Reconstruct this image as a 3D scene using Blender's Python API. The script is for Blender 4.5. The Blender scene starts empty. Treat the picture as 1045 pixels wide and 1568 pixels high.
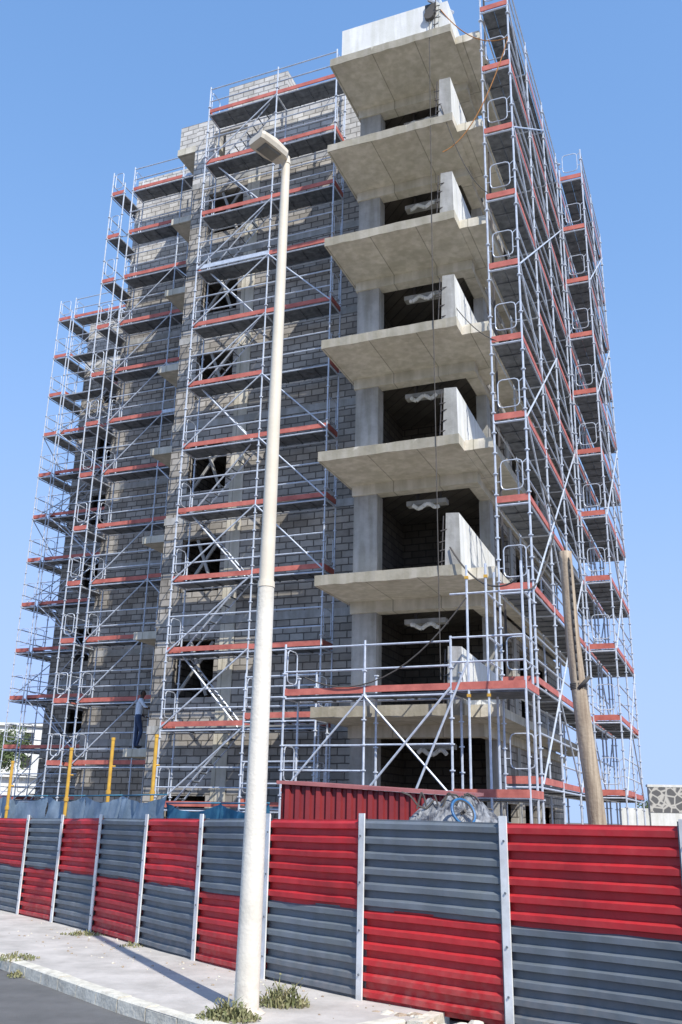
import bpy, math, random
from mathutils import Vector, Matrix, noise
random.seed(7)
sc = bpy.context.scene
rad = math.radians

# ------------------------------------------------------------------ helpers
class MB:
    def __init__(s): s.v=[]; s.f=[]; s.m=[]
    def add(s, vs, fs, m=0):
        o=len(s.v); s.v.extend([tuple(p) for p in vs])
        for f in fs: s.f.append(tuple(i+o for i in f)); s.m.append(m)
    def box(s,x0,x1,y0,y1,z0,z1,m=0):
        if x1<x0:x0,x1=x1,x0
        if y1<y0:y0,y1=y1,y0
        vs=[(x0,y0,z0),(x1,y0,z0),(x1,y1,z0),(x0,y1,z0),(x0,y0,z1),(x1,y0,z1),(x1,y1,z1),(x0,y1,z1)]
        s.add(vs,[(0,3,2,1),(4,5,6,7),(0,1,5,4),(1,2,6,5),(2,3,7,6),(3,0,4,7)],m)
    def tube(s,a,b,r,m=0,n=6,r2=None,cap=True):
        a=Vector(a);b=Vector(b);d=b-a
        if d.length<1e-6:return
        if r2 is None:r2=r
        d.normalize()
        u=d.cross(Vector((0,0,1)))
        if u.length<1e-3:u=Vector((1,0,0))
        u.normalize();w=d.cross(u)
        vs=[]
        for c,rr in((a,r),(b,r2)):
            for i in range(n):
                t=2*math.pi*i/n
                vs.append(c+u*(math.cos(t)*rr)+w*(math.sin(t)*rr))
        fs=[(i,i+n,(i+1)%n+n,(i+1)%n) for i in range(n)]
        if cap: fs+= [tuple(range(n)),tuple(range(2*n-1,n-1,-1))]
        s.add(vs,fs,m)
    def poly(s,pts,r,m=0,n=6):
        for i in range(len(pts)-1): s.tube(pts[i],pts[i+1],r,m,n)
    def obj(s,name,mats,parent=None,smooth=False,bevel=0):
        me=bpy.data.meshes.new(name); me.from_pydata(s.v,[],s.f)
        for m in mats: me.materials.append(m)
        me.polygons.foreach_set('material_index',s.m)
        if smooth: me.polygons.foreach_set('use_smooth',[True]*len(s.f))
        me.update()
        o=bpy.data.objects.new(name,me); sc.collection.objects.link(o)
        if parent: o.parent=parent
        return o

def empty(name,loc=(0,0,0),rz=0):
    e=bpy.data.objects.new(name,None); sc.collection.objects.link(e)
    e.location=loc; e.rotation_euler=(0,0,rz); e.empty_display_size=.3
    return e

def mat(name,c1,c2=None,scale=3.0,rough=.8,metal=0,bump=.0,bscale=30,detail=6,lo=.35,hi=.65,streak=0,stretch=(1,1,1),boards=0,dust=0):
    m=bpy.data.materials.new(name); m.use_nodes=True
    nt=m.node_tree; N=nt.nodes; L=nt.links; b=N['Principled BSDF']
    b.inputs['Roughness'].default_value=rough; b.inputs['Metallic'].default_value=metal
    if c2 is None: c2=tuple(x*.75 for x in c1)
    tc=N.new('ShaderNodeTexCoord'); mp=N.new('ShaderNodeMapping'); L.new(tc.outputs['Object'],mp.inputs[0])
    mp.inputs['Scale'].default_value=stretch
    n=N.new('ShaderNodeTexNoise'); n.inputs['Scale'].default_value=scale; n.inputs['Detail'].default_value=detail; n.inputs['Roughness'].default_value=.65
    L.new(mp.outputs[0],n.inputs['Vector'])
    r=N.new('ShaderNodeValToRGB'); r.color_ramp.elements[0].position=lo; r.color_ramp.elements[1].position=hi
    r.color_ramp.elements[0].color=(*c2,1); r.color_ramp.elements[1].color=(*c1,1)
    L.new(n.outputs['Fac'],r.inputs[0]); out=r.outputs[0]
    if streak:
        m2=N.new('ShaderNodeMapping'); m2.inputs['Scale'].default_value=(4,4,.35); L.new(tc.outputs['Object'],m2.inputs[0])
        n2=N.new('ShaderNodeTexNoise'); n2.inputs['Scale'].default_value=1.3; n2.inputs['Detail'].default_value=5; L.new(m2.outputs[0],n2.inputs['Vector'])
        r2=N.new('ShaderNodeValToRGB'); r2.color_ramp.elements[0].position=.42; r2.color_ramp.elements[1].position=.62
        k=1-streak; r2.color_ramp.elements[0].color=(k,k,k*.95,1); r2.color_ramp.elements[1].color=(1,1,1,1)
        L.new(n2.outputs['Fac'],r2.inputs[0])
        mx=N.new('ShaderNodeMixRGB'); mx.blend_type='MULTIPLY'; mx.inputs[0].default_value=1
        L.new(out,mx.inputs[1]); L.new(r2.outputs[0],mx.inputs[2]); out=mx.outputs[0]
    if boards:
        br=N.new('ShaderNodeTexBrick'); br.inputs['Scale'].default_value=1; br.inputs['Brick Width'].default_value=1.22; br.inputs['Row Height'].default_value=2.44
        br.inputs['Mortar Size'].default_value=.014; br.inputs['Color1'].default_value=(1,1,1,1); br.inputs['Color2'].default_value=(.88,.87,.84,1); br.inputs['Mortar'].default_value=(.58,.57,.54,1)
        L.new(tc.outputs['Object'],br.inputs['Vector'])
        mb=N.new('ShaderNodeMixRGB'); mb.blend_type='MULTIPLY'; mb.inputs[0].default_value=1
        L.new(out,mb.inputs[1]); L.new(br.outputs['Color'],mb.inputs[2]); out=mb.outputs[0]
    if dust:
        sp=N.new('ShaderNodeSeparateXYZ'); L.new(tc.outputs['Object'],sp.inputs[0])
        n3=N.new('ShaderNodeTexNoise'); n3.inputs['Scale'].default_value=9; n3.inputs['Detail'].default_value=10; L.new(tc.outputs['Object'],n3.inputs['Vector'])
        mr=N.new('ShaderNodeMapRange'); mr.inputs['From Min'].default_value=0; mr.inputs['From Max'].default_value=.5; mr.inputs['To Min'].default_value=.7*dust; mr.inputs['To Max'].default_value=.10*dust
        L.new(sp.outputs[2],mr.inputs[0])
        r3=N.new('ShaderNodeValToRGB'); r3.color_ramp.elements[0].position=.40; r3.color_ramp.elements[1].position=.8; L.new(n3.outputs['Fac'],r3.inputs[0])
        mm=N.new('ShaderNodeMath'); mm.operation='MULTIPLY'; L.new(mr.outputs[0],mm.inputs[0]); L.new(r3.outputs[0],mm.inputs[1])
        md=N.new('ShaderNodeMixRGB'); md.inputs[2].default_value=(.42,.33,.27,1); L.new(mm.outputs[0],md.inputs[0]); L.new(out,md.inputs[1]); out=md.outputs[0]
    L.new(out,b.inputs['Base Color'])
    if bump:
        nb=N.new('ShaderNodeTexNoise'); nb.inputs['Scale'].default_value=bscale; nb.inputs['Detail'].default_value=4
        L.new(tc.outputs['Object'],nb.inputs['Vector'])
        bp=N.new('ShaderNodeBump'); bp.inputs['Strength'].default_value=bump; bp.inputs['Distance'].default_value=.02
        L.new(nb.outputs['Fac'],bp.inputs['Height']); L.new(bp.outputs[0],b.inputs['Normal'])
    return m

def brickmat(name,c1,c2,cm,bw=.42,rh=.2):
    m=bpy.data.materials.new(name); m.use_nodes=True
    nt=m.node_tree; N=nt.nodes; L=nt.links; b=N['Principled BSDF']; b.inputs['Roughness'].default_value=.92
    tc=N.new('ShaderNodeTexCoord'); sp=N.new('ShaderNodeSeparateXYZ'); L.new(tc.outputs['Object'],sp.inputs[0])
    ad=N.new('ShaderNodeMath'); ad.operation='ADD'; L.new(sp.outputs[0],ad.inputs[0]); L.new(sp.outputs[1],ad.inputs[1])
    cb=N.new('ShaderNodeCombineXYZ'); L.new(ad.outputs[0],cb.inputs[0]); L.new(sp.outputs[2],cb.inputs[1])
    wn=N.new('ShaderNodeTexNoise'); wn.inputs['Scale'].default_value=6; L.new(tc.outputs['Object'],wn.inputs['Vector'])
    vm=N.new('ShaderNodeVectorMath'); vm.operation='MULTIPLY_ADD'; vm.inputs[1].default_value=(.03,.03,0)
    L.new(wn.outputs['Color'],vm.inputs[0]); L.new(cb.outputs[0],vm.inputs[2])
    br=N.new('ShaderNodeTexBrick'); br.inputs['Scale'].default_value=1; br.inputs['Brick Width'].default_value=bw; br.inputs['Row Height'].default_value=rh
    br.inputs['Mortar Size'].default_value=.018; br.inputs['Mortar Smooth'].default_value=.2; br.inputs['Bias'].default_value=-.1
    br.inputs['Color1'].default_value=(*c1,1); br.inputs['Color2'].default_value=(*c2,1); br.inputs['Mortar'].default_value=(*cm,1)
    L.new(vm.outputs[0],br.inputs['Vector'])
    n=N.new('ShaderNodeTexNoise'); n.inputs['Scale'].default_value=1.0; n.inputs['Detail'].default_value=8; n.inputs['Roughness'].default_value=.7
    L.new(tc.outputs['Object'],n.inputs['Vector'])
    r=N.new('ShaderNodeValToRGB'); r.color_ramp.elements[0].position=.32; r.color_ramp.elements[1].position=.68
    r.color_ramp.elements[0].color=(.62,.60,.57,1); r.color_ramp.elements[1].color=(1.15,1.14,1.12,1); L.new(n.outputs['Fac'],r.inputs[0])
    mx=N.new('ShaderNodeMixRGB'); mx.blend_type='MULTIPLY'; mx.inputs[0].default_value=1
    L.new(br.outputs['Color'],mx.inputs[1]); L.new(r.outputs[0],mx.inputs[2]); L.new(mx.outputs[0],b.inputs['Base Color'])
    bp=N.new('ShaderNodeBump'); bp.inputs['Strength'].default_value=.8; bp.inputs['Distance'].default_value=.025; bp.invert=True
    L.new(br.outputs['Fac'],bp.inputs['Height']); L.new(bp.outputs[0],b.inputs['Normal'])
    return m

M_conc=mat('concrete',(.80,.74,.63),(.62,.57,.47),1.6,.9,bump=.35,bscale=14,streak=.15,boards=1)
M_cold=mat('concrete_grey',(.50,.485,.455),(.37,.355,.33),2.2,.9,bump=.35,bscale=14,streak=.22)
M_white=mat('pale_render',(.88,.87,.84),(.76,.75,.71),1.8,.85,bump=.2,streak=.14)
M_brick=brickmat('concrete_block',(.50,.465,.415),(.30,.275,.24),(.16,.148,.13))
M_brick2=brickmat('pale_block',(.74,.72,.68),(.54,.52,.48),(.33,.315,.29))
M_brick3=brickmat('shaded_interior_block',(.13,.115,.095),(.09,.08,.068),(.05,.045,.04))  # block colour darkened to stand in for shade inside the rooms
M_steel=mat('galvanised_steel',(.70,.74,.80),(.50,.54,.60),8,.42,metal=.2)
M_deck=mat('deck_steel',(.21,.22,.235),(.09,.10,.11),5,.6,metal=.2)
M_toe=mat('toe_board_red',(.62,.185,.14),(.42,.11,.085),3,.7)
M_dark=mat('dark_void',(.05,.05,.05),(.03,.03,.03))
M_wood=mat('weathered_wood',(.52,.42,.30),(.27,.20,.14),2.2,.85,bump=.5,bscale=20,stretch=(7,7,.5))
M_rope=mat('rope',(.10,.09,.08)); M_orope=mat('orange_rope',(.5,.22,.06))
M_rust=mat('dark_steel',(.09,.08,.075))
M_yel=mat('yellow_paint',(.72,.42,.05),(.5,.28,.05),5,.5)

# ------------------------------------------------------------------ world, sun, camera
EL=rad(46); AZ=rad(153.4)
w=bpy.data.worlds.new("World"); sc.world=w; w.use_nodes=True
nt=w.node_tree; bg=nt.nodes['Background']; sky=nt.nodes.new('ShaderNodeTexSky'); sky.sky_type='NISHITA'
sky.sun_disc=False; sky.sun_elevation=EL; sky.sun_rotation=AZ; sky.air_density=1.0; sky.dust_density=.3; sky.ozone_density=3.0
ST=.15
hs=nt.nodes.new('ShaderNodeHueSaturation'); hs.inputs['Saturation'].default_value=1.13; hs.inputs['Value'].default_value=2.9
nt.links.new(sky.outputs[0],hs.inputs['Color'])
sepc=nt.nodes.new('ShaderNodeSeparateColor'); nt.links.new(hs.outputs[0],sepc.inputs[0]); comb=nt.nodes.new('ShaderNodeCombineColor')
for i,mx_ in enumerate((.50,.70,1.22)):
    mlim=mx_/ST
    a=nt.nodes.new('ShaderNodeMath');a.operation='DIVIDE';a.inputs[1].default_value=mlim;nt.links.new(sepc.outputs[i],a.inputs[0])
    b=nt.nodes.new('ShaderNodeMath');b.operation='POWER';b.inputs[1].default_value=2;nt.links.new(a.outputs[0],b.inputs[0])
    c=nt.nodes.new('ShaderNodeMath');c.operation='ADD';c.inputs[1].default_value=1;nt.links.new(b.outputs[0],c.inputs[0])
    d=nt.nodes.new('ShaderNodeMath');d.operation='SQRT';nt.links.new(c.outputs[0],d.inputs[0])
    e=nt.nodes.new('ShaderNodeMath');e.operation='DIVIDE';nt.links.new(sepc.outputs[i],e.inputs[0]);nt.links.new(d.outputs[0],e.inputs[1])
    nt.links.new(e.outputs[0],comb.inputs[i])
nt.links.new(comb.outputs[0],bg.inputs[0]); bg.inputs[1].default_value=ST
sd=Vector((math.sin(AZ)*math.cos(EL),math.cos(AZ)*math.cos(EL),math.sin(EL)))
sl=bpy.data.lights.new('sun','SUN'); sl.energy=5.0; sl.angle=rad(.5); sl.color=(1,.97,.91)
so=bpy.data.objects.new('sun',sl); sc.collection.objects.link(so); so.rotation_euler=sd.to_track_quat('Z','Y').to_euler(); so.location=(20,-30,50)
cam=bpy.data.cameras.new('camera'); co=bpy.data.objects.new('camera',cam); sc.collection.objects.link(co); sc.camera=co
cam.sensor_fit='VERTICAL'; cam.sensor_height=36; cam.sensor_width=24; cam.lens=1420/1568*36; cam.clip_end=4000; cam.clip_start=.1
co.matrix_world=Matrix.Translation((0,0,1.9))@Matrix.Rotation(rad(90+18.2),4,'X')@Matrix.Rotation(rad(1.25),4,'Z')
sc.view_settings.view_transform='Standard'; sc.view_settings.look='None'; sc.view_settings.exposure=0

# ------------------------------------------------------------------ building
BO=(2.28,19.7,0); BR=rad(-22.5)
bld=empty('unfinished_apartment_building',BO,BR)
def loc2w(x,y,z):
    return Matrix.Translation(BO)@Matrix.Rotation(BR,4,'Z')@Vector((x,y,z))
S=[4.2,7.2,10.28,13.31,16.31,19.28,22.2]
conc=MB(); brk=MB()
def wall(mb,axis,a0,a1,c0,c1,z0,z1,ops=(),m=0):
    def bx(p,q,zz0,zz1):
        if q-p<1e-3 or zz1-zz0<1e-3:return
        if axis=='x': mb.box(p,q,c0,c1,zz0,zz1,m)
        else: mb.box(c0,c1,p,q,zz0,zz1,m)
    cur=a0
    for (p,q,zb,zt) in sorted(ops):
        bx(cur,p,z0,z1); bx(p,q,z0,zb); bx(p,q,zt,z1); cur=q
    bx(cur,a1,z0,z1)
def jslab(x0,x1,y0,y1,z0,z1,m=0,n=14):
    pts=[(x0+(x1-x0)*i/n,y0) for i in range(n+1)]
    vs=[];fs=[]
    for i,(x,y) in enumerate(pts):
        j=random.uniform(-.012,.012); k=random.uniform(-.014,.014); q=random.uniform(-.015,.015)
        vs+= [(x,y+j,z0+k),(x,y+q,z1),(x,y1,z0),(x,y1,z1)]
    for i in range(n):
        a=4*i;b=a+4
        fs+=[(a,b,b+1,a+1),(a+1,b+1,b+3,a+3),(a+2,b+2,b,a),(a+3,b+3,b+2,a+2)]
    fs+=[(0,1,3,2),(4*n,4*n+2,4*n+3,4*n+1)]
    conc.add(vs,fs,m)
PX=.40
for k,z in enumerate(S):
    b=z-.24
    jslab(-3.1,PX,0,3.38,b,z)
    jslab(PX+.002,1.07,.5,13.4,b+.01,z-.03,n=4)
    conc.box(-2.96,PX-.05,1.9,2.25,b-.28,b+.002)
    conc.box(.0,.30,2.25,13.3,b-.22,b+.002)
    conc.box(-9.6,-3.102,3.395,13.4,b+.02,z,1)
    conc.box(-3.1,0,3.384,13.38,b+.02,z-.002,1)
    conc.box(-14.9,-9.604,7.395,18.5,b+.02,z,1)
    conc.box(-21.5,-14.904,13.395,22,b+.02,z,1)
    conc.box(-11.3,-9.604,4.8,7.39,b-(0 if k else .5),z-.004-(0 if k else .5))
conc.box(-11.3,-9.604,4.8,7.39,24.93,25.2)
levels=[0]+S
for k in range(len(S)):
    z0=levels[k]; z1=S[k]-.24; h=z1-z0
    conc.box(-2.92,-2.28,1.95,2.35,z0,z1-.28,1)
    conc.box(-.02,.26,3.5,3.9,z0,z1-.22,1)
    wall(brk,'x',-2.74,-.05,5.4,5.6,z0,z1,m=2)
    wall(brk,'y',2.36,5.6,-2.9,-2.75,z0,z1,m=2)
    # added dark sheets below the ceiling behind the beam, room shade in their colour
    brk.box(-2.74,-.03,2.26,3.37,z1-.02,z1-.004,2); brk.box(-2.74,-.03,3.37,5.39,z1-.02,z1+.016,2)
    wall(brk,'y',3.9,13.3,.02,.2,z0,z1-.22,[(4.6,5.9,z0+.9,z0+2.3),(6.9,8.3,z0+.1,z0+2.3),(9.8,11.4,z0+.9,z0+2.3)])
    conc.box(.0,.24,6.0,6.35,z0,z1-.22,1) ; conc.box(.0,.24,9.0,9.35,z0,z1-.22,1)
    wall(brk,'x',-7.0,-2.93,3.4,3.6,z0,z1)
    conc.box(-7.45,-7.0,3.385,3.7,z0,z1,0)
    wall(brk,'x',-9.55,-7.45,3.4,3.6,z0,z1,[(-8.9,-7.6,z0+.75,z0+2.35)])
    wall(brk,'y',3.6,7.4,-9.6,-9.45,z0,z1)
    wall(brk,'x',-14.9,-9.6,7.4,7.6,z0,z1,[(-11.5,-10.2,z0+.05,z0+2.3)])
    conc.box(-12.15,-11.8,7.38,7.7,z0,z1,1)
    wall(brk,'y',7.6,18.5,-14.9,-14.75,z0,z1)
    wall(brk,'x',-21.5,-14.9,13.4,13.6,z0,z1,[(-20.3,-19.0,z0+.8,z0+2.2),(-17.5,-16.2,z0+.1,z0+2.3)])
    wall(brk,'y',13.6,22,-21.5,-21.35,z0,z1)
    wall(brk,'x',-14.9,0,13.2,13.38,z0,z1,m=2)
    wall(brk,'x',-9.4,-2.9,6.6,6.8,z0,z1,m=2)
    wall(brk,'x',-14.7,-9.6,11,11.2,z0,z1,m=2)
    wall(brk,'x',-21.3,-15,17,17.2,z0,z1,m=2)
    z=S[k]
    xa,xb=.02,PX-.02
    if k<6:
        vs=[(xa,.03,z),(xb,.03,z),(xb,3.5,z),(xb-.2,3.5,z),(xa+.03,.06,z+1.22),(xb-.03,.06,z+1.20),(xb-.03,3.5,z+1.05),(xb-.18,3.5,z+1.05)]
        conc.add(vs,[(0,3,2,1),(4,5,6,7),(1,2,6,5),(2,3,7,6),(3,0,4,7)],2); conc.add(vs,[(0,1,5,4)],1)
    conc.box(PX+.01,1.05,.52,.60,z-.03,z+.03,0)
    for q in range(4):
        x=random.uniform(-.02,.12); zz=z+.15+q*.24+random.uniform(-.06,.06)
        conc.tube((x+.05,.06,zz),(x-.08,.0,zz-.05),.013,3)
    conc.tube((-.06,.05,z),(-.0,.04,z+1.15),.014,3)
z=S[-1]
conc.box(-2.8,PX-.36,.12,.30,z,z+1.02,2); conc.box(-2.8,-2.62,.31,3.3,z,z+1.0,2); conc.box(PX-.35,PX-.1,.12,3.3,z,z+.95,2)
wall(brk,'x',-9.6,-3.3,3.4,3.6,z,24.45,[(-8.9,-7.6,z+.6,z+1.9)],1)
wall(brk,'y',3.6,6,-3.5,-3.3,z,24.3,m=1)
wall(brk,'y',3.6,7.4,-9.6,-9.45,z,24.4,m=1)
brk.box(-9.4,-7.0,5.0,8.0,z,27.6,1)
brk.box(-14.9,-11.9,7.4,9.4,z,26.7,1)
brk.box(-11.9,-9.6,7.42,9.4,z,25.2,0)
brk.box(-11.25,-9.62,4.84,5.02,25.2,26.2,1); brk.box(-9.8,-9.62,5.02,7.3,25.2,26.2,1); brk.box(-11.25,-11.07,5.02,7.3,25.2,26.2,1)
brk.box(-21.5,-17.6,13.4,15.4,z,25.0,1)
brk.box(-17.6,-14.9,13.42,15.4,z,23.6,1)
for k in range(len(S)):
    zt=S[k]-.27-.48
    y=2.5
    x0=-1.45+random.uniform(-.1,.2)
    conc.box(x0-.25,x0+.8,y-.05,y+.2,zt+.0,zt+.12,1)
    conc.box(x0,x0+.06,y,y+.08,zt+.125,zt+.46,3); conc.box(x0+.6,x0+.66,y,y+.08,zt+.125,zt+.46,3)
    pts=[Vector((x0-.05+i*.07,y-.14+random.uniform(-.02,.02),zt-.08+.06*math.sin(i*1.0+k)+random.uniform(-.015,.015))) for i in range(11)]
    for i in range(len(pts)-1): conc.tube(pts[i],pts[i+1],.055,2,8,.05)
conc.obj('concrete_frame',[M_conc,M_cold,M_white,M_rust],bld)
brk.obj('block_walls',[M_brick,M_brick2,M_brick3],bld)
pr=MB()
for k in range(len(S)):
    z0=levels[k]
    if k>0:
        pr.tube((-8.8,3.5,z0+.8),(-7.7,3.5,z0+2.3),.05,0)
        pr.tube((-7.8,3.45,z0+.8),(-8.4,3.45,z0+2.3),.05,0)
    for q in range(3): pr.tube((1.0,1.5+q*3.5,S[k]),(1.0,1.5+q*3.5,S[k]+2.7),.03,1)
pr.obj('window_props',[M_cold,M_rust],bld)

ho=empty('rope_hoist',loc2w(.1,0.1,22.2),BR)
h=MB()
h.tube((-.1,.2,0),(-.25,.1,1.9),.05,0);h.tube((.25,.4,0),(-.25,.1,1.9),.05,0);h.tube((-.1,.9,.3),(-.25,.1,1.9),.05,0)
h.tube((-.3,-.15,1.0),(.2,.6,1.1),.05,0)
h.tube((-.3,-.1,.55),(-.3,.05,.55),.14,1,12); h.box(-.42,-.12,-.05,.2,.6,.95,1)
h.poly([(-.3,-.06,.5),(-.27,-.12,-8),(-.2,-.1,-17.5)],.011,1,5)
h.obj('hoist_frame',[M_steel,M_rope],ho)

# ------------------------------------------------------------------ scaffolding
def scaffold(name,axis,nodes,outer,inner,z0,lifts,diag=1,endlo=True,endhi=True,stair=None,seed=1,topex=1.1):
    rnd=random.Random(seed)
    e=empty(name,BO,BR); T=MB(); D=MB()
    P=(lambda a,c,z:(a,c,z)) if axis=='x' else (lambda a,c,z:(c,a,z))
    sg=1 if inner>outer else -1
    top=lifts[-1]
    for a in nodes:
        for c in(outer,inner):
            ja=rnd.uniform(-.012,.012)
            T.tube(P(a,c,z0),P(a+ja,c,top+(topex if c==outer else .45)),.0255)
            z=z0+.3
            while z<top+.8:
                T.tube(P(a,c,z-.012),P(a,c,z+.012),.058,0,6); z+=.5 if z<12 else 1.0
        T.tube(P(a,outer,z0-.0),P(a,outer,z0+.02),.09,0,6)
    for li,z in enumerate(lifts):
        for i,a in enumerate(nodes):
            T.tube(P(a,outer,z-.06),P(a,inner,z-.06),.024)
        for i in range(len(nodes)-1):
            a,b=nodes[i],nodes[i+1]
            g=.03
            c0,c1=(outer+sg*.05,inner-sg*.05)
            half=(c0+c1)/2
            for (p,q) in((c0,half-sg*.006),(half+sg*.006,c1)):
                pt=[P(a+g,p,z-.045),P(b-g,q,z)]
                D.box(pt[0][0],pt[1][0],pt[0][1],pt[1][1],z-.05,z,0)
                for kx in range(1,4):
                    am=a+(b-a)*kx/4
                    r0=P(am-.02,p,0); r1=P(am+.02,q,0)
                    D.box(r0[0],r1[0],r0[1],r1[1],z-.075,z-.0505,0)
            t0=P(a+.02,outer-sg*.012,0);t1=P(b-.02,outer+sg*.018,0)
            if rnd.random()<.95:
                dz=rnd.uniform(-.02,.02)
                D.box(t0[0],t1[0],t0[1]-.0,t1[1],z+.02+dz,z+.15+dz,1 if rnd.random()<.97 else 2)
            for rz in(.5,1.0):
                if rnd.random()<.96:
                    zz=z+rz
                    T.tube(P(a,outer,zz),P(b,outer,zz+rnd.uniform(-.012,.012)),.022)
            T.tube(P(a,outer,z-.07),P(b,outer,z-.07),.022); T.tube(P(a,inner,z-.07),P(b,inner,z-.07),.022)
            if diag and li<len(lifts)-1 and rnd.random()<.85:
                if (i+(li if diag==2 else 0))%2==0: T.tube(P(a,outer-sg*.03,z),P(b,outer-sg*.03,z+2),.022)
                else:
                    if diag==2 or rnd.random()<.5: T.tube(P(b,outer-sg*.03,z),P(a,outer-sg*.03,z+2),.022)
        for a,f in((nodes[0],endlo),(nodes[-1],endhi)):
            if f:
                q0=P(a-.015,outer,0);q1=P(a+.015,inner,0)
                D.box(q0[0],q1[0],q0[1],q1[1],z+.01,z+.16,1)
                c0=outer+sg*.12;c1=inner-sg*.12;r=.1
                lp=[(c0,z+.3+r),(c0,z+1.0-r),(c0+sg*r*.3,z+1.0-r*.3),(c0+sg*r,z+1.0),(c1-sg*r,z+1.0),(c1-sg*r*.3,z+1.0-r*.3),(c1,z+1.0-r),(c1,z+.3+r),(c1-sg*r*.3,z+.3+r*.3),(c1-sg*r,z+.3),(c0+sg*r,z+.3),(c0+sg*r*.3,z+.3+r*.3),(c0,z+.3+r)]
                T.poly([P(a,c,zz) for c,zz in lp],.014,0,5)
                T.tube(P(a,outer,z+1.0),P(a,c0,z+.9),.012,0,5);T.tube(P(a,outer,z+.5),P(a,c0,z+.5),.012,0,5);T.tube(P(a,inner,z+.5),P(a,c1,z+.5),.012,0,5)
        if stair is not None and li<len(lifts)-1:
            a,b=nodes[stair],nodes[stair+1]
            if li%2: a,b=b,a
            d=(b-a)
            for c in(inner-sg*.1,inner-sg*.5):
                D.tube(P(a+d*.12,c,z),P(a+d*.85,c,z+1.95),.026,2,4)
            for s in range(1,9):
                t=.12+.73*s/9.
                D.tube(P(a+d*t,inner-sg*.1,z+1.95*s/9),P(a+d*t,inner-sg*.5,z+1.95*s/9),.022,0,4)
    T.obj('tubes_and_rails',[M_steel],e); D.obj('decks_and_toe_boards',[M_deck,M_toe,M_steel],e)
    return e
R=[2.6+2*k for k in range(11)]
scaffold('scaffolding','y',[.3,2.87,5.44,8.01,10.58,13.15],1.88,1.15,0,R,2,True,False,seed=2)
scaffold('scaffolding','y',[8.1,10.67,13.24],2.70,1.97,0,R,2,True,True,seed=3)
F=[2.04+2*k for k in range(12)]
scaffold('scaffolding','x',[-8.54,-6.04,-3.95],2.45,3.18,0,F,1,True,True,stair=0,seed=4)
scaffold('scaffolding','x',[-3.3,-1.47,.39],-.95,-.22,0,[2.3,4.34],1,True,False,seed=11)
scaffold('scaffolding','x',[-5.4,-3.5],1.2,1.93,0,[2.1,4.1],1,True,True,seed=15)
C2=[3.3+2*k for k in range(12)]
scaffold('scaffolding','x',[-14.3,-12.0,-9.9],6.3,7.03,0,C2,1,True,True,seed=6)
scaffold('scaffolding','y',[6.3,8.87,11.44],-15.3,-14.7,0,C2,1,True,True,seed=7)
C3=[2.3+2*k for k in range(12)]
scaffold('scaffolding','x',[-21.6,-19.0,-16.5],12.3,13.03,0,C3,2,True,True,stair=0,seed=8)
scaffold('scaffolding','y',[12.3,14.87],-22.5,-21.77,0,C3,2,True,True,seed=9)
cp=MB()
for x,y in((.75,-.95),(1.15,-.95),(1.15,-.2),(1.88,-.95),(1.88,-.2)):
    cp.tube((x,y,0),(x,y,6.9),.0255)
for zz in(2.3,4.34,4.9,5.4,6.3):
    cp.tube((.39,-.95,zz),(1.9,-.95,zz),.022); cp.tube((1.88,-.95,zz),(1.88,.3,zz),.022); cp.tube((1.15,-.95,zz),(1.15,.3,zz),.022)
for zz in(2.3,4.34): cp.box(.41,1.86,-.93,.26,zz-.05,zz,1); cp.box(.41,1.88,-.975,-.95,zz+.01,zz+.16,2); cp.box(1.885,1.91,-.9,.28,zz+.01,zz+.16,2)
cp.tube((-.4,-1.0,2.3),(.75,-1.0,4.9),.024);cp.tube((.39,-1.0,4.4),(-1.47,-1.0,2.3),.024)
for zz in(4.2,6.6): cp.box(.715,.785,-.985,-.915,zz,zz+.06,3); cp.box(1.115,1.185,-.985,-.915,zz,zz+.06,3)
e=empty('scaffolding',BO,BR); cp.obj('corner_bay',[M_steel,M_deck,M_toe,M_yel],e)

rp=empty('hanging_ropes',BO,BR); r=MB()
def sag(a,b,s,n=14):
    a=Vector(a);b=Vector(b);return [a.lerp(b,i/n)-Vector((0,0,s*4*(i/n)*(1-i/n))) for i in range(n+1)]
r.poly(sag((.1,.1,22.9),(1.88,.3,21.5),.5),.014,1,5); r.poly(sag((1.88,.3,21.5),(.1,.1,18.2),.7),.014,1,5)
r.poly(sag((.1,.0,19.6),(1.2,.3,16.8),.5),.012,0,5); r.poly(sag((.15,.1,14),(1.9,.4,12.6),.5),.012,0,5)
r.poly(sag((.15,.0,7.6),(1.88,-.9,6.6),.5),.02,0,5); r.poly(sag((-2.8,-1,4.7),(.75,-1,6.2),.8),.015,0,5)
r.poly(sag((1.9,-.9,6.3),(1.95,3.0,8.6),.4),.02,0,5)
r.obj('ropes',[M_rope,M_orope],rp)

# ------------------------------------------------------------------ wooden pole
wp=empty('wooden_utility_pole',(4.40,16,0)); m=MB()
n=40; ns=16; vs=[];fs=[]
for i in range(n+1):
    t=i/n; cx=-.38*t+.03*math.sin(t*7); cy=.02*math.sin(t*9); rr=.165-.055*t
    for j in range(ns):
        a=2*math.pi*j/ns; q=rr*(1+.05*noise.noise(Vector((math.cos(a)*2,math.sin(a)*2,t*9)))+.02*noise.noise(Vector((math.cos(a)*6,math.sin(a)*6,t*30))))
        vs.append((cx+q*math.cos(a),cy+q*math.sin(a),6.5*t))
for i in range(n):
    for j in range(ns):
        a=i*ns+j;b=i*ns+(j+1)%ns; fs.append((a,b,b+ns,a+ns))
fs.append(tuple(range(n*ns,n*ns+ns)))
m.add(vs,fs,0)
for i in range(4):
    z=4.05+i*.028; x=-.38*z/6.5+.03*math.sin(z/6.5*7)
    m.tube((x,0,z),(x,0,z+.022),.142,1,14)
m.tube((-.30,-.12,4.05),(-.12,-.2,4.25),.035,1,6)
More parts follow.
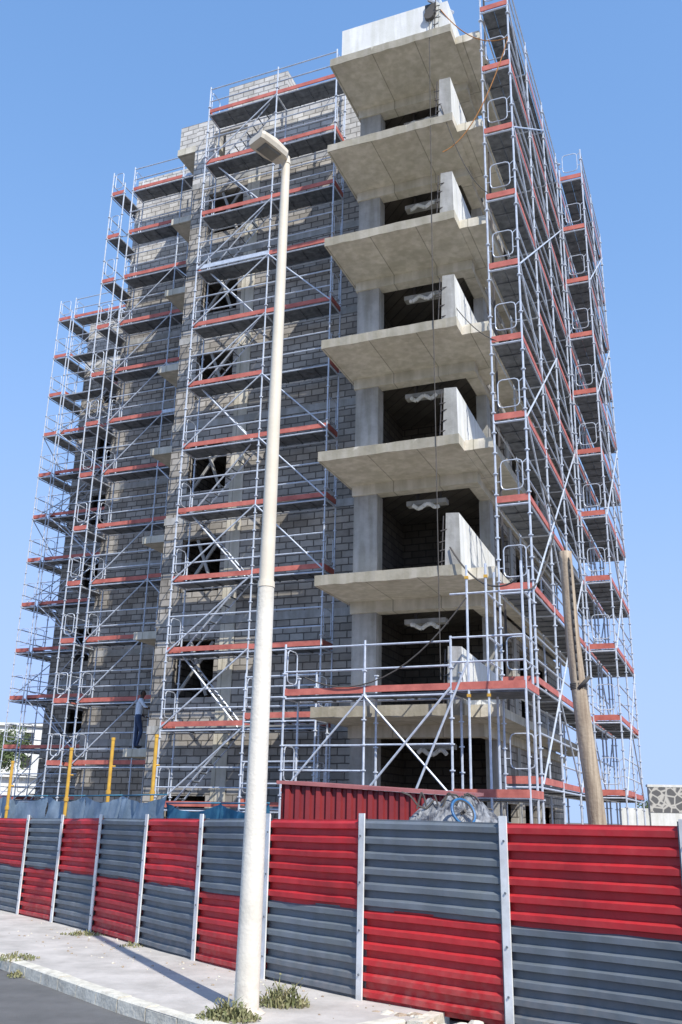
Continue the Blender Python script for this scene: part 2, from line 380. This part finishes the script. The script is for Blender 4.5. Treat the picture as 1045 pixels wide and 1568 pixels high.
m.poly(sag((-.3,-.13,4.2),(-.33,-.12,6.3),0)+[Vector((-.5,1,8.2))],.018,1,5)
m.obj('pole_shaft',[M_wood,M_rope],wp,smooth=True)

# ------------------------------------------------------------------ street lamp
M_lamp=mat('lamp_pole_paint',(.80,.71,.56),(.68,.60,.47),1.2,.6,bump=.1)
M_lampd=mat('lamp_glass',(.25,.24,.2),(.18,.17,.15),4,.3)
M_lampw=mat('whitewash',(.80,.74,.63),(.64,.59,.49),1.5,.75,bump=.3,lo=.3,hi=.55,dust=.8)
lamp=empty('street_lamp',(-.85,10.5,0)); m=MB()
m.tube((0,0,-.12),(0,0,4.45),.130,1,24,.095,cap=False); m.tube((0,0,4.41),(0,0,4.48),.102,0,24,.098)
m.tube((0,0,4.46),(0,0,10.3),.088,0,24,.056,cap=False); m.tube((0,0,10.3),(0,0,10.42),.064,0,16,.05)
m.tube((0,0,.0),(0,0,.03),.2,1,10,.16)
po=m.obj('pole',[M_lamp,M_lampw],lamp,smooth=False)
for p in po.data.polygons:
    if len(p.vertices)==4 and p.area>.02:p.use_smooth=True
d=Vector((-.72,-.69,.10)).normalized(); sdv=Vector((.69,-.72,0)).normalized(); upv=d.cross(sdv)*-1
if upv.z<0: upv=-upv
m=MB()
m.tube(Vector((0,0,10.3)),Vector((0,0,10.36))+d*.2,.04,0,10)
secs=[(.02,.06,.05,.05),(.08,.13,.08,.07),(.28,.16,.10,.08),(.50,.16,.07,.08),(.54,.14,.04,.07)]
vs=[];fs=[]
for (t,hw,hu,hd) in secs:
    c=Vector((0,0,10.38))+d*t
    for (a,b) in((-1,-.3),(-1,.3),(-.7,1),(.7,1),(1,.3),(1,-.3),(.85,-1),(-.85,-1)):
        vs.append(c+sdv*(a*hw)+upv*(b*(hu if b>0 else hd)))
for i in range(len(secs)-1):
    for j in range(8):
        a=i*8+j;b=i*8+(j+1)%8; fs.append((a,b,b+8,a+8))
fs+=[tuple(range(8)),tuple(range(len(vs)-1,len(vs)-9,-1))]
m.add(vs,fs,0)
c=Vector((0,0,10.38))
g=[c+d*.16+sdv*.10-upv*.083,c+d*.16-sdv*.10-upv*.083,c+d*.44-sdv*.10-upv*.083,c+d*.44+sdv*.10-upv*.083]
g2=[c+d*.19+sdv*.08-upv*.105,c+d*.19-sdv*.08-upv*.105,c+d*.41-sdv*.08-upv*.105,c+d*.41+sdv*.08-upv*.105]
m.add(g+g2,[(0,1,2,3),(4,5,6,7),(0,1,5,4),(1,2,6,5),(2,3,7,6),(3,0,4,7)],1)
m.obj('lamp_head',[M_lamp,M_lampd],lamp)

# ------------------------------------------------------------------ fence
M_red=mat('fence_red',(.54,.024,.030),(.42,.020,.026),1.0,.58,bump=.06,bscale=6,streak=.10,dust=.55)
M_gry=mat('fence_grey',(.165,.19,.215),(.12,.14,.165),1.0,.58,bump=.06,bscale=6,streak=.10,dust=.45)
M_post=mat('fence_post',(.84,.84,.82),(.62,.61,.58),4,.6)
posts=[(4.7,7.75),(3.22,8.98),(1.80,10.2),(.36,11.38),(-.79,12.62),(-1.84,14.0),(-2.9,15.42),(-3.98,16.9),(-5.0,18.2),(-6.0,19.4),(-7.1,20.7),(-8.3,22.0),(-9.6,23.4)]
fen=empty('corrugated_fence',(0,0,0)); sh=MB(); ps=MB()
def ftop(i): return 1.91 if i<4 else 1.91-.022*(i-3)
for i in range(len(posts)-1):
    a=Vector((*posts[i],0));b=Vector((*posts[i+1],0)); d=(b-a); Ln=d.length; d.normalize(); nn=Vector((d.y,-d.x,0))
    if nn.dot(-a)<0: nn=-nn
    topred=(i%2==1)
    za,zb=ftop(i),ftop(i+1)
    for half in(0,1):
        lo,hi=((.0,.50),(.485,1.0))[half]
        col=(1 if topred else 0) if half==0 else (0 if topred else 1)
        prof=[]
        npz=6
        for q in range(npz):
            p0=lo*1.9+(hi-lo)*1.9*q/npz; pp=(hi-lo)*1.9/npz
            prof+=[(p0,0),(p0+pp*.30,0),(p0+pp*.38,.048),(p0+pp*.72,.048),(p0+pp*.90,0)]
        prof.append((hi*1.9,0))
        nx=20; vs=[];fs=[]; off=.006*half
        tilt=random.uniform(-.012,.012)
        for x in range(nx+1):
            t=x/nx
            for (z,o) in prof:
                sc_=(za*(1-t)+zb*t)/1.9
                wob=noise.noise(Vector((i*3.1+t*2.2,z*1.7,half*4.)))*.035*math.sin(math.pi*t)
                wob+=noise.noise(Vector((i*9.1+t*8,z*6,half*4.)))*.006
                if i in(5,7) and half==1: wob*=2.2
                zs=noise.noise(Vector((i*5+t*1.2,half*7,3)))*.008*math.sin(math.pi*t)+tilt*(t-.5)
                p=a+d*(Ln*t)+nn*(o+off+wob); vs.append((p.x,p.y,z*sc_+zs-.03))
        np_=len(prof)
        for x in range(nx):
            for y in range(np_-1):
                q=x*np_+y; fs.append((q,q+1,q+np_+1,q+np_))
        sh.add(vs,fs,col)
for i,pt in enumerate(posts):
    j=min(i,len(posts)-2)
    a=Vector((*posts[j],0));b=Vector((*posts[j+1],0)); d=(b-a).normalized(); nn=Vector((d.y,-d.x,0)); c=Vector((*pt,0))
    if nn.dot(-c)<0: nn=-nn
    lean=random.uniform(-.02,.02)
    def pb(u0,u1,v0,v1,z0,z1,m):
        vs=[]
        for z,l in((z0,0),(z1,lean)):
            for (u,v) in((u0,v0),(u1,v0),(u1,v1),(u0,v1)):
                p=c+d*(u+l)+nn*v; vs.append((p.x,p.y,z))
        ps.add(vs,[(0,3,2,1),(4,5,6,7),(0,1,5,4),(1,2,6,5),(2,3,7,6),(3,0,4,7)],m)
    tz=ftop(i)+.035
    pb(-.044,.044,.054,.072,-.13,tz,0)
    pb(-.04,.04,-.05,.0,-.13,tz-.06,1)
    pb(.045,.062,-.02,.060,-.13,tz-.02,1)
    for zz in(.25,.7,1.2,1.7):
        p=c+nn*.072+Vector((0,0,zz)); ps.tube(p,p+nn*.012,.012,1,6)
sh.obj('corrugated_sheets',[M_red,M_gry],fen); ps.obj('fence_posts',[M_post,M_gry],fen)

# ------------------------------------------------------------------ blue tarpaulin sheeting behind the fence
M_net=mat('blue_netting',(.07,.26,.38),(.03,.13,.21),2,.85,bump=.25,bscale=10)
M_net2=mat('faded_netting',(.36,.45,.52),(.20,.28,.34),2,.8,bump=.25,bscale=10)
net=MB(); line=[Vector((-.9,13.4,0)),Vector((-1.7,14.5,0)),Vector((-2.75,15.9,0)),Vector((-3.8,17.4,0)),Vector((-4.8,18.7,0)),Vector((-5.9,20.0,0)),Vector((-7.4,21.8,0)),Vector((-9,23.6,0))]
for i in range(len(line)-1):
    a,b=line[i],line[i+1]; nx,nz=36,9; vs=[];fs=[]
    d=(b-a).normalized(); nn=Vector((d.y,-d.x,0)); base=2.18 if i>1 else 2.05
    for x in range(nx+1):
        t=x/nx; top=base-.12*math.sin(math.pi*t)+.02*noise.noise(Vector((i*7+t*6,1,1)))
        for z in range(nz+1):
            u=z/nz; zz=top+(1.35-top)*u
            o=.07*noise.noise(Vector((i*4+t*5-u*1.5,u*.8,2)))+.03*noise.noise(Vector((i*9+t*15-u*3,u*1.6,5)))
            p=a.lerp(b,t)+nn*o; vs.append((p.x,p.y,zz))
    for x in range(nx):
        for z in range(nz):
            q=x*(nz+1)+z; fs.append((q,q+1,q+nz+2,q+nz+1))
    net.add(vs,fs,0 if i in(0,1) else 1)
    net.tube(a+Vector((0,0,base+.01)),b+Vector((0,0,base+.005)),.012,0,5)
net.obj('blue_tarpaulin',[M_net,M_net2],None,smooth=True)
for p,hh in ((Vector((-3.2,17.0,0)),3.2),(Vector((-4.25,18.2,0)),3.22),(Vector((-5.3,19.2,0)),3.08),(Vector((-7.15,21.3,0)),2.9)):
    e=empty('yellow_barrier_post',p); m=MB(); m.tube((0,0,0),(0,0,hh),.034,0,10); m.tube((0,0,hh-.02),(0,0,hh+.03),.04,0,10); m.tube((0,0,hh-1.0),(0,0,hh-.93),.048,0,10); m.tube((0,0,hh-.5),(.09,0,hh-.5),.018,0,6); m.obj('post',[M_yel],e)

# ------------------------------------------------------------------ red site container
M_cont=mat('container_red',(.30,.035,.035),(.20,.025,.03),2,.5)
M_croof=mat('container_roof',(.42,.16,.15),(.30,.10,.10),2,.5)
e=empty('site_container',(-.85,15.4,0),rad(-12)); m=MB()
def corr(x0,x1,y,z0,z1,n=18):
    vs=[];fs=[];xs=[]
    for i in range(n):
        a=x0+(x1-x0)*i/n; w_=(x1-x0)/n; xs+=[(a,0),(a+w_*.3,0),(a+w_*.45,-.05),(a+w_*.85,-.05)]
    xs.append((x1,0))
    for (x,o) in xs: vs+= [(x,y+o,z0),(x,y+o,z1-.05*(x-x0))]
    for i in range(len(xs)-1): fs.append((2*i,2*i+2,2*i+3,2*i+1))
    m.add(vs,fs,0)
corr(0,3.0,0,0,2.38)
m.add([(-.06,-.1,2.38),(3.06,-.1,2.23),(3.06,2.2,2.3),(-.06,2.2,2.45),(-.06,-.1,2.43),(3.06,-.1,2.28),(3.06,2.2,2.35),(-.06,2.2,2.5)],[(0,3,2,1),(4,5,6,7),(0,1,5,4),(1,2,6,5),(2,3,7,6),(3,0,4,7)],1)
m.box(-.0,.06,.0,2.1,0,2.37,0); m.box(2.94,3.0,.01,2.1,0,2.22,0)
m.obj('container_body',[M_cont,M_croof],e)

# ------------------------------------------------------------------ tarpaulin pile and bicycle wheel
M_tarp=mat('grey_tarpaulin',(.34,.35,.36),(.05,.05,.06),6,.6,bump=.5,bscale=18)
vs=[];fs=[];nx,ny=60,30
for i in range(nx+1):
    for j in range(ny+1):
        u=i/nx;v=j/ny; hgt=(math.sin(math.pi*u)**.5)*(math.sin(math.pi*v)**.5)
        x=-.75+1.5*u;y=-.5+1.2*v
        rg=abs(noise.noise(Vector((u*6,v*4,3)))); rg2=abs(noise.noise(Vector((u*15+3,v*10,8))))
        z=1.60+.56*hgt+.34*rg*hgt-.24*rg2*hgt
        vs.append((x+.08*noise.noise(Vector((u*9,v*9,1))),y,z))
for i in range(nx):
    for j in range(ny):
        q=i*(ny+1)+j; fs.append((q,q+ny+1,q+ny+2,q+1))
m=MB(); m.add(vs,fs,0)
m.box(-.7,.7,-.45,.65,0,1.65,1)
for q in range(7):
    x=random.uniform(-.6,.6); m.poly([Vector((x+t*.12*math.cos(q),-.1,2.15+.12*math.sin(t*1.3+q))) for t in range(5)],.014,2,5)
m.obj('tarpaulin_pile',[M_tarp,M_wood,M_rope],None,smooth=False).location=(1.78,14.2,0)
M_blue=mat('blue_tyre',(.02,.16,.36),(.02,.10,.25),5,.5)
e=empty('bicycle_wheel',(1.80,13.6,2.0)); e.rotation_euler=(rad(-25),0,rad(30)); m=MB()
nseg=28
for (rr,tr,mi) in((.19,.020,0),(.168,.010,1)):
    ring=[Vector((rr*math.cos(2*math.pi*i/nseg),0,rr*math.sin(2*math.pi*i/nseg))) for i in range(nseg+1)]
    m.poly(ring,tr,mi,8)
for i in range(14):
    t=2*math.pi*i/14; m.tube((0,0,0),(.165*math.cos(t),0,.165*math.sin(t)),.004,1,4)
m.tube((0,-.05,0),(0,.05,0),.025,1,8)
m.obj('wheel',[M_blue,M_rope],e)

# ------------------------------------------------------------------ ground, road, pavement, kerb
M_gnd=mat('dirt',(.21,.175,.135),(.14,.118,.09),.6,.95,bump=.4,bscale=8)
M_road=mat('asphalt',(.17,.163,.155),(.11,.107,.10),2.0,.9,bump=.5,bscale=120,lo=.3,hi=.7)
M_pave=mat('pavement_concrete',(.62,.57,.51),(.43,.395,.35),1.8,.9,bump=.35,bscale=60,detail=10)
M_kerb=mat('kerb_stone',(.80,.75,.62),(.52,.48,.39),5,.9,bump=.5,bscale=25)
def sheet(name,pts,z,m):
    b=MB(); b.add([(x,y,z) for x,y in pts],[tuple(range(len(pts)))]); o=b.obj(name,[m]); return o
sheet('ground',[(-1500,-400),(1500,-400),(1500,2500),(-1500,2500)],-.134,M_gnd)
kp=[(-14.5,26.6),(-10.0,20.9),(-4.55,13.9),(-2.28,11.07),(-1.5,10.2),(-1.05,9.72),(-.6,9.5),(-.1,9.55),(.35,9.85),(.75,10.25),(1.1,10.9)]
sheet('road',[(-40,-20),(30,-20),(30,6),(1.2,10.0)]+[(x+.02,y) for x,y in kp[::-1]]+[(-40,40)],-.13,M_road)
fb=[(posts[i][0],posts[i][1]) for i in range(2,13)]
pv=MB()
poly=kp[:-1]+[(1.2,10.75)]+[(x+.2,y+.2) for x,y in fb[1:]]+[(-14,28)]
pv.add([(x,y,-.004) for x,y in poly],[tuple(range(len(poly)))]); pv.obj('pavement',[M_pave])
site=[(4.9,8.0)]+[(x+.25,y+.25) for x,y in fb]+[(-40,60),(60,60),(40,2)]
sheet('construction_site_ground',site,-.008,M_gnd)
kb=MB()
pts=[Vector((x,y,0)) for x,y in kp]; ks=[pts[0]]
for i in range(len(pts)-1):
    L_=(pts[i+1]-pts[i]).length; k=max(1,round(L_/.5))
    for j in range(1,k+1): ks.append(pts[i].lerp(pts[i+1],j/k))
for i in range(len(ks)-1):
    a,b=ks[i],ks[i+1]; d=(b-a); l=d.length; d.normalize(); nn=Vector((-d.y,d.x,0))
    if nn.dot(Vector((1,1,0)))<0: nn=-nn
    z=.012+random.uniform(-.008,.008); g_=.004+random.random()*.01; w1=.17
    p=[a+d*g_,b-d*g_,b-d*g_+nn*w1,a+d*g_+nn*w1]
    ch=.02
    vs=[(q.x,q.y,-.16) for q in p]+[(q.x,q.y,z-ch) for q in p]
    p2=[p[0]+nn*ch,p[1]+nn*ch,p[2],p[3]]
    vs+=[(q.x,q.y,z) for q in p2]
    kb.add(vs,[(0,1,5,4),(1,2,6,5),(2,3,7,6),(3,0,4,7),(4,5,9,8),(5,6,10,9),(6,7,11,10),(7,4,8,11),(8,9,10,11)])
kb.obj('kerb',[M_kerb])
rb=MB()
def rock(c,r,mi=0):
    vs=[];n=7
    for j in range(1,4):
        ph=math.pi*j/4
        for i in range(n):
            t=2*math.pi*i/n; q=r*random.uniform(.75,1.15)
            vs.append((c[0]+q*math.sin(ph)*math.cos(t),c[1]+q*math.sin(ph)*math.sin(t),c[2]+q*.6*math.cos(ph)))
    vs+=[(c[0],c[1],c[2]+r*.6),(c[0],c[1],c[2]-r*.6)]
    fs=[]
    for i in range(n):
        k=(i+1)%n
        fs+=[(21,i,k),(i,i+n,k+n,k),(i+n,i+2*n,k+2*n,k+n),(22,k+2*n,i+2*n)]
    rb.add(vs,fs,mi)
for _ in range(80):
    t=random.random(); x=.4+1.7*t+random.uniform(-.1,.1); y=11.1-1.25*t-random.uniform(.0,.35)-.15
    rock((x,y,-.08+.06*random.random()),random.uniform(.02,.11),random.choice((0,0,1)))
for _ in range(160):
    t=random.random(); x=-5.5+6.5*t; y=18.6-7.4*t-random.uniform(.15,2.2)
    rock((x,y,.0),random.uniform(.006,.022),random.choice((0,1)))
rb.obj('rubble',[M_kerb,M_wood])

M_grass=mat('weed_leaves',(.13,.16,.055),(.32,.28,.15),9,.8)
def weeds(name,cx,cy,rx,ry,n,hmax,z=0):
    m=MB()
    for _ in range(n):
        t=random.uniform(0,6.28);q=random.random()**.6
        x=cx+rx*q*math.cos(t);y=cy+ry*q*math.sin(t);hh=hmax*random.uniform(.3,1)*(1.15-q)
        a=random.uniform(0,6.28);l=hh*random.uniform(.3,.9);w_=random.uniform(.004,.009)
        p=Vector((x,y,z));m1=p+Vector((math.cos(a)*l*.4,math.sin(a)*l*.4,hh*.7));e_=p+Vector((math.cos(a)*l,math.sin(a)*l,hh))
        sv=Vector((-math.sin(a),math.cos(a),0))*w_
        m.add([p-sv,p+sv,m1+sv*1.3,m1-sv*1.3,e_],[(0,1,2,3),(3,2,4)])
        if random.random()<.4:
            u=Vector((random.gauss(0,1),random.gauss(0,1),random.gauss(0,1))).normalized()*.018; v_=u.orthogonal().normalized()*.012
            m.add([e_-u,e_-v_,e_+u,e_+v_],[(0,1,2,3)])
    m.obj(name,[M_grass])
weeds('weeds',-1.0,10.15,.32,.22,420,.22); weeds('weeds',-.5,10.9,.3,.2,280,.30); weeds('weeds',-4.25,13.75,.35,.3,220,.09)
weeds('weeds',-4.0,13.2,.15,.2,120,.08,-.12); weeds('weeds',-4.0,16.4,.4,.15,160,.09); weeds('weeds',-3.0,15.2,.2,.15,60,.07)

# ------------------------------------------------------------------ distant things
M_stone=bpy.data.materials.new('stone_mosaic'); M_stone.use_nodes=True
N=M_stone.node_tree.nodes;L=M_stone.node_tree.links
tc=N.new('ShaderNodeTexCoord');v=N.new('ShaderNodeTexVoronoi');v.feature='DISTANCE_TO_EDGE';v.inputs['Scale'].default_value=3.6;L.new(tc.outputs['Object'],v.inputs['Vector'])
cr=N.new('ShaderNodeValToRGB');cr.color_ramp.elements[0].position=.05;cr.color_ramp.elements[1].position=.12;cr.color_ramp.elements[0].color=(.55,.52,.46,1);cr.color_ramp.elements[1].color=(.13,.125,.12,1)
L.new(v.outputs[0],cr.inputs[0]);L.new(cr.outputs[0],N['Principled BSDF'].inputs['Base Color'])
e=empty('stone_boundary_wall',(13.0,40,0),rad(-8)); m=MB(); m.box(0,14,0,.4,2.35,3.35,0); m.box(-.05,14,-.01,.41,3.35,3.45,1); m.box(0,14,.02,.38,0,2.35,1); m.box(-1.2,0,.1,.35,0,2.5,1); m.obj('wall_body',[M_stone,M_white],e)
def house(name,x,y,w_,d_,h_,rz=0):
    e=empty(name,(x,y,0),rz); m=MB(); m.box(0,w_,0,d_,0,h_,0); m.box(-.4,w_+.4,-.4,d_+.4,h_,h_+.35,0)
    k=int(w_//3)
    for i in range(k):
        for zf in range(max(1,int(h_//3))):
            m.box(1+i*3,2.3+i*3,-.03,.02,zf*3+1,zf*3+2.4,1)
            m.box(.9+i*3,2.4+i*3,-.08,-.031,zf*3+.88,zf*3+.99,0)
    m.obj('walls_roof_windows',[M_white,M_dark],e)
house('white_house',-65,120,30,12,12.2,rad(6)); house('white_house',-33,70,12,9,4.2,rad(10)); house('white_house',34,95,22,10,3.8)
M_leaf=mat('foliage',(.10,.13,.04),(.05,.075,.025),1.5,.8); M_bark=mat('bark',(.2,.15,.1))
def tree(x,y,h_,sp,seed):
    rn=random.Random(seed); e=empty('tree',(x,y,0)); m=MB(); m.tube((0,0,0),(.1,0,h_*.5),.22,0,8,.14)
    cl=[]
    for i in range(11):
        a=rn.uniform(0,6.28);q=sp*rn.uniform(.3,.95);c=Vector((q*math.cos(a),q*math.sin(a),h_*rn.uniform(.5,.93))); cl.append(c)
        m.tube((.1,0,h_*rn.uniform(.3,.5)),c,.08,0,5,.03)
    m.obj('trunk_and_limbs',[M_bark],e); f=MB()
    for c in cl:
        for _ in range(260):
            v_=Vector((rn.gauss(0,1),rn.gauss(0,1),rn.gauss(0,.7))); v_=v_.normalized()*(rn.random()**.4)*sp*.42; p=c+v_
            s_=rn.uniform(.10,.22); u=Vector((rn.gauss(0,1),rn.gauss(0,1),rn.gauss(0,1))).normalized(); w2=u.orthogonal().normalized()
            f.add([p-u*s_,p-w2*s_*.5,p+u*s_,p+w2*s_*.5],[(0,1,2,3)])
    f.obj('crown',[M_leaf],e)
for i,(x,y,h_,sp) in enumerate([(-31.0,86,9.0,3.4),(-34.5,84,7.5,3.4),(-26,80,4.2,2.2),(31,90,4.5,2.5)]): tree(x,y,h_,sp,i)

# ------------------------------------------------------------------ worker
M_skin=mat('skin_dark',(.12,.065,.04),(.09,.05,.03),5,.6); M_shirt=mat('shirt_pale_blue',(.76,.80,.86),(.66,.71,.78),6,.9); M_jean=mat('jeans',(.05,.08,.15),(.03,.045,.09),6,.9)
M_hair=mat('hair',(.02,.018,.016)); M_shoe=mat('shoes',(.05,.045,.04))
def worker(loc,rz):
    J={'pel':((0,0,.95),.13),'wst':((0,.01,1.08),.125),'chs':((0,.03,1.28),.15),'nkb':((0,.04,1.45),.075),'nek':((0,.06,1.52),.05),'hd0':((0,.08,1.58),.075),'hd1':((0,.085,1.66),.092),'hd2':((0,.075,1.735),.075)}
    E=[('pel','wst'),('wst','chs'),('chs','nkb'),('nkb','nek'),('nek','hd0'),('hd0','hd1'),('hd1','hd2')]
    for sname,sg in(('l',1),('r',-1)):
        ad=lambda n,p,r:J.__setitem__(sname+n,(p,r))
        ad('hip',(sg*.10,0,.90),.098); ad('kne',(sg*.13,.06+.06*sg,.50),.062); ad('ank',(sg*.14,.02*sg,.09),.042); ad('toe',(sg*.155,.16+.02*sg,.04),.036)
        ad('sho',(sg*.19,.03,1.41),.062)
        if sg>0: ad('elb',(.27,.20,1.18),.043); ad('wri',(.25,.43,1.20),.030); ad('plm',(.245,.50,1.20),.034)
        else: ad('elb',(-.27,-.02,1.13),.043); ad('wri',(-.24,.20,.98),.030); ad('plm',(-.23,.27,.96),.034)
        for q in(('pel','hip'),('hip','kne'),('kne','ank'),('ank','toe'),('nkb','sho'),('sho','elb'),('elb','wri'),('wri','plm')):
            E.append(((q[0] if q[0] in('pel','nkb') else sname+q[0]),sname+q[1]))
        pl=Vector(J[sname+'plm'][0])
        for f in range(4):
            o=(f-1.5)*.019; ln=(.035,.042,.039,.03)[f]
            J[sname+'f%da'%f]=(tuple(pl+Vector((o,.04,-.004))),.010); J[sname+'f%db'%f]=(tuple(pl+Vector((o,.04+ln,-.02))),.009); J[sname+'f%dc'%f]=(tuple(pl+Vector((o,.045+ln,-.05))),.008)
            E+=[(sname+'plm',sname+'f%da'%f),(sname+'f%da'%f,sname+'f%db'%f),(sname+'f%db'%f,sname+'f%dc'%f)]
        J[sname+'ta']=(tuple(pl+Vector((-sg*.035,.0,-.01))),.011); J[sname+'tb']=(tuple(pl+Vector((-sg*.045,.035,-.03))),.009)
        E+=[(sname+'plm',sname+'ta'),(sname+'ta',sname+'tb')]
    J['nose']=((0,.185,1.645),.014); E.append(('hd1','nose'))
    for sg in(1,-1): J['ear%d'%sg]=((sg*.098,.075,1.65),.018); E.append(('hd1','ear%d'%sg))
    names=list(J); me=bpy.data.meshes.new('b'); me.from_pydata([J[n][0] for n in names],[(names.index(a),names.index(b)) for a,b in E],[])
    o=bpy.data.objects.new('b',me); sc.collection.objects.link(o)
    md=o.modifiers.new('s','SKIN'); md.use_smooth_shade=True; sv=me.skin_vertices[0].data
    for i,n_ in enumerate(names): sv[i].radius=(J[n_][1],J[n_][1]*(.8 if n_ in('chs','wst','pel') else 1)); sv[i].use_root=(n_=='pel')
    o.modifiers.new('u','SUBSURF').levels=2
    dg=bpy.context.evaluated_depsgraph_get(); nm=bpy.data.meshes.new_from_object(o.evaluated_get(dg)); bpy.data.objects.remove(o)
    nm.materials.clear()
    for mm in(M_skin,M_shirt,M_jean,M_hair,M_shoe): nm.materials.append(mm)
    for p in nm.polygons:
        c=p.center; p.use_smooth=True
        if c.z<.085: k=4
        elif c.z<1.0 and abs(c.x)<.24 and c.y<.17: k=2
        elif c.z>1.70 or (c.z>1.6 and c.y<.06): k=3
        elif c.z>1.49: k=0
        elif c.y>.24 or (abs(c.x)>.21 and c.z<1.2): k=0
        else: k=1
        p.material_index=k
    e=empty('construction_worker',loc,rz); b=bpy.data.objects.new('body',nm); sc.collection.objects.link(b); b.parent=e
    m=MB()
    for sg in(1,-1): m.box(sg*.035-.014,sg*.035+.014,.165,.18,1.675,1.69,0)
    m.box(-.025,.025,.165,.178,1.595,1.605,1); m.obj('eyes_and_mouth',[M_white,M_hair],e)
    return e
wk=worker(loc2w(-11.0,4.98,3.696),rad(-75))
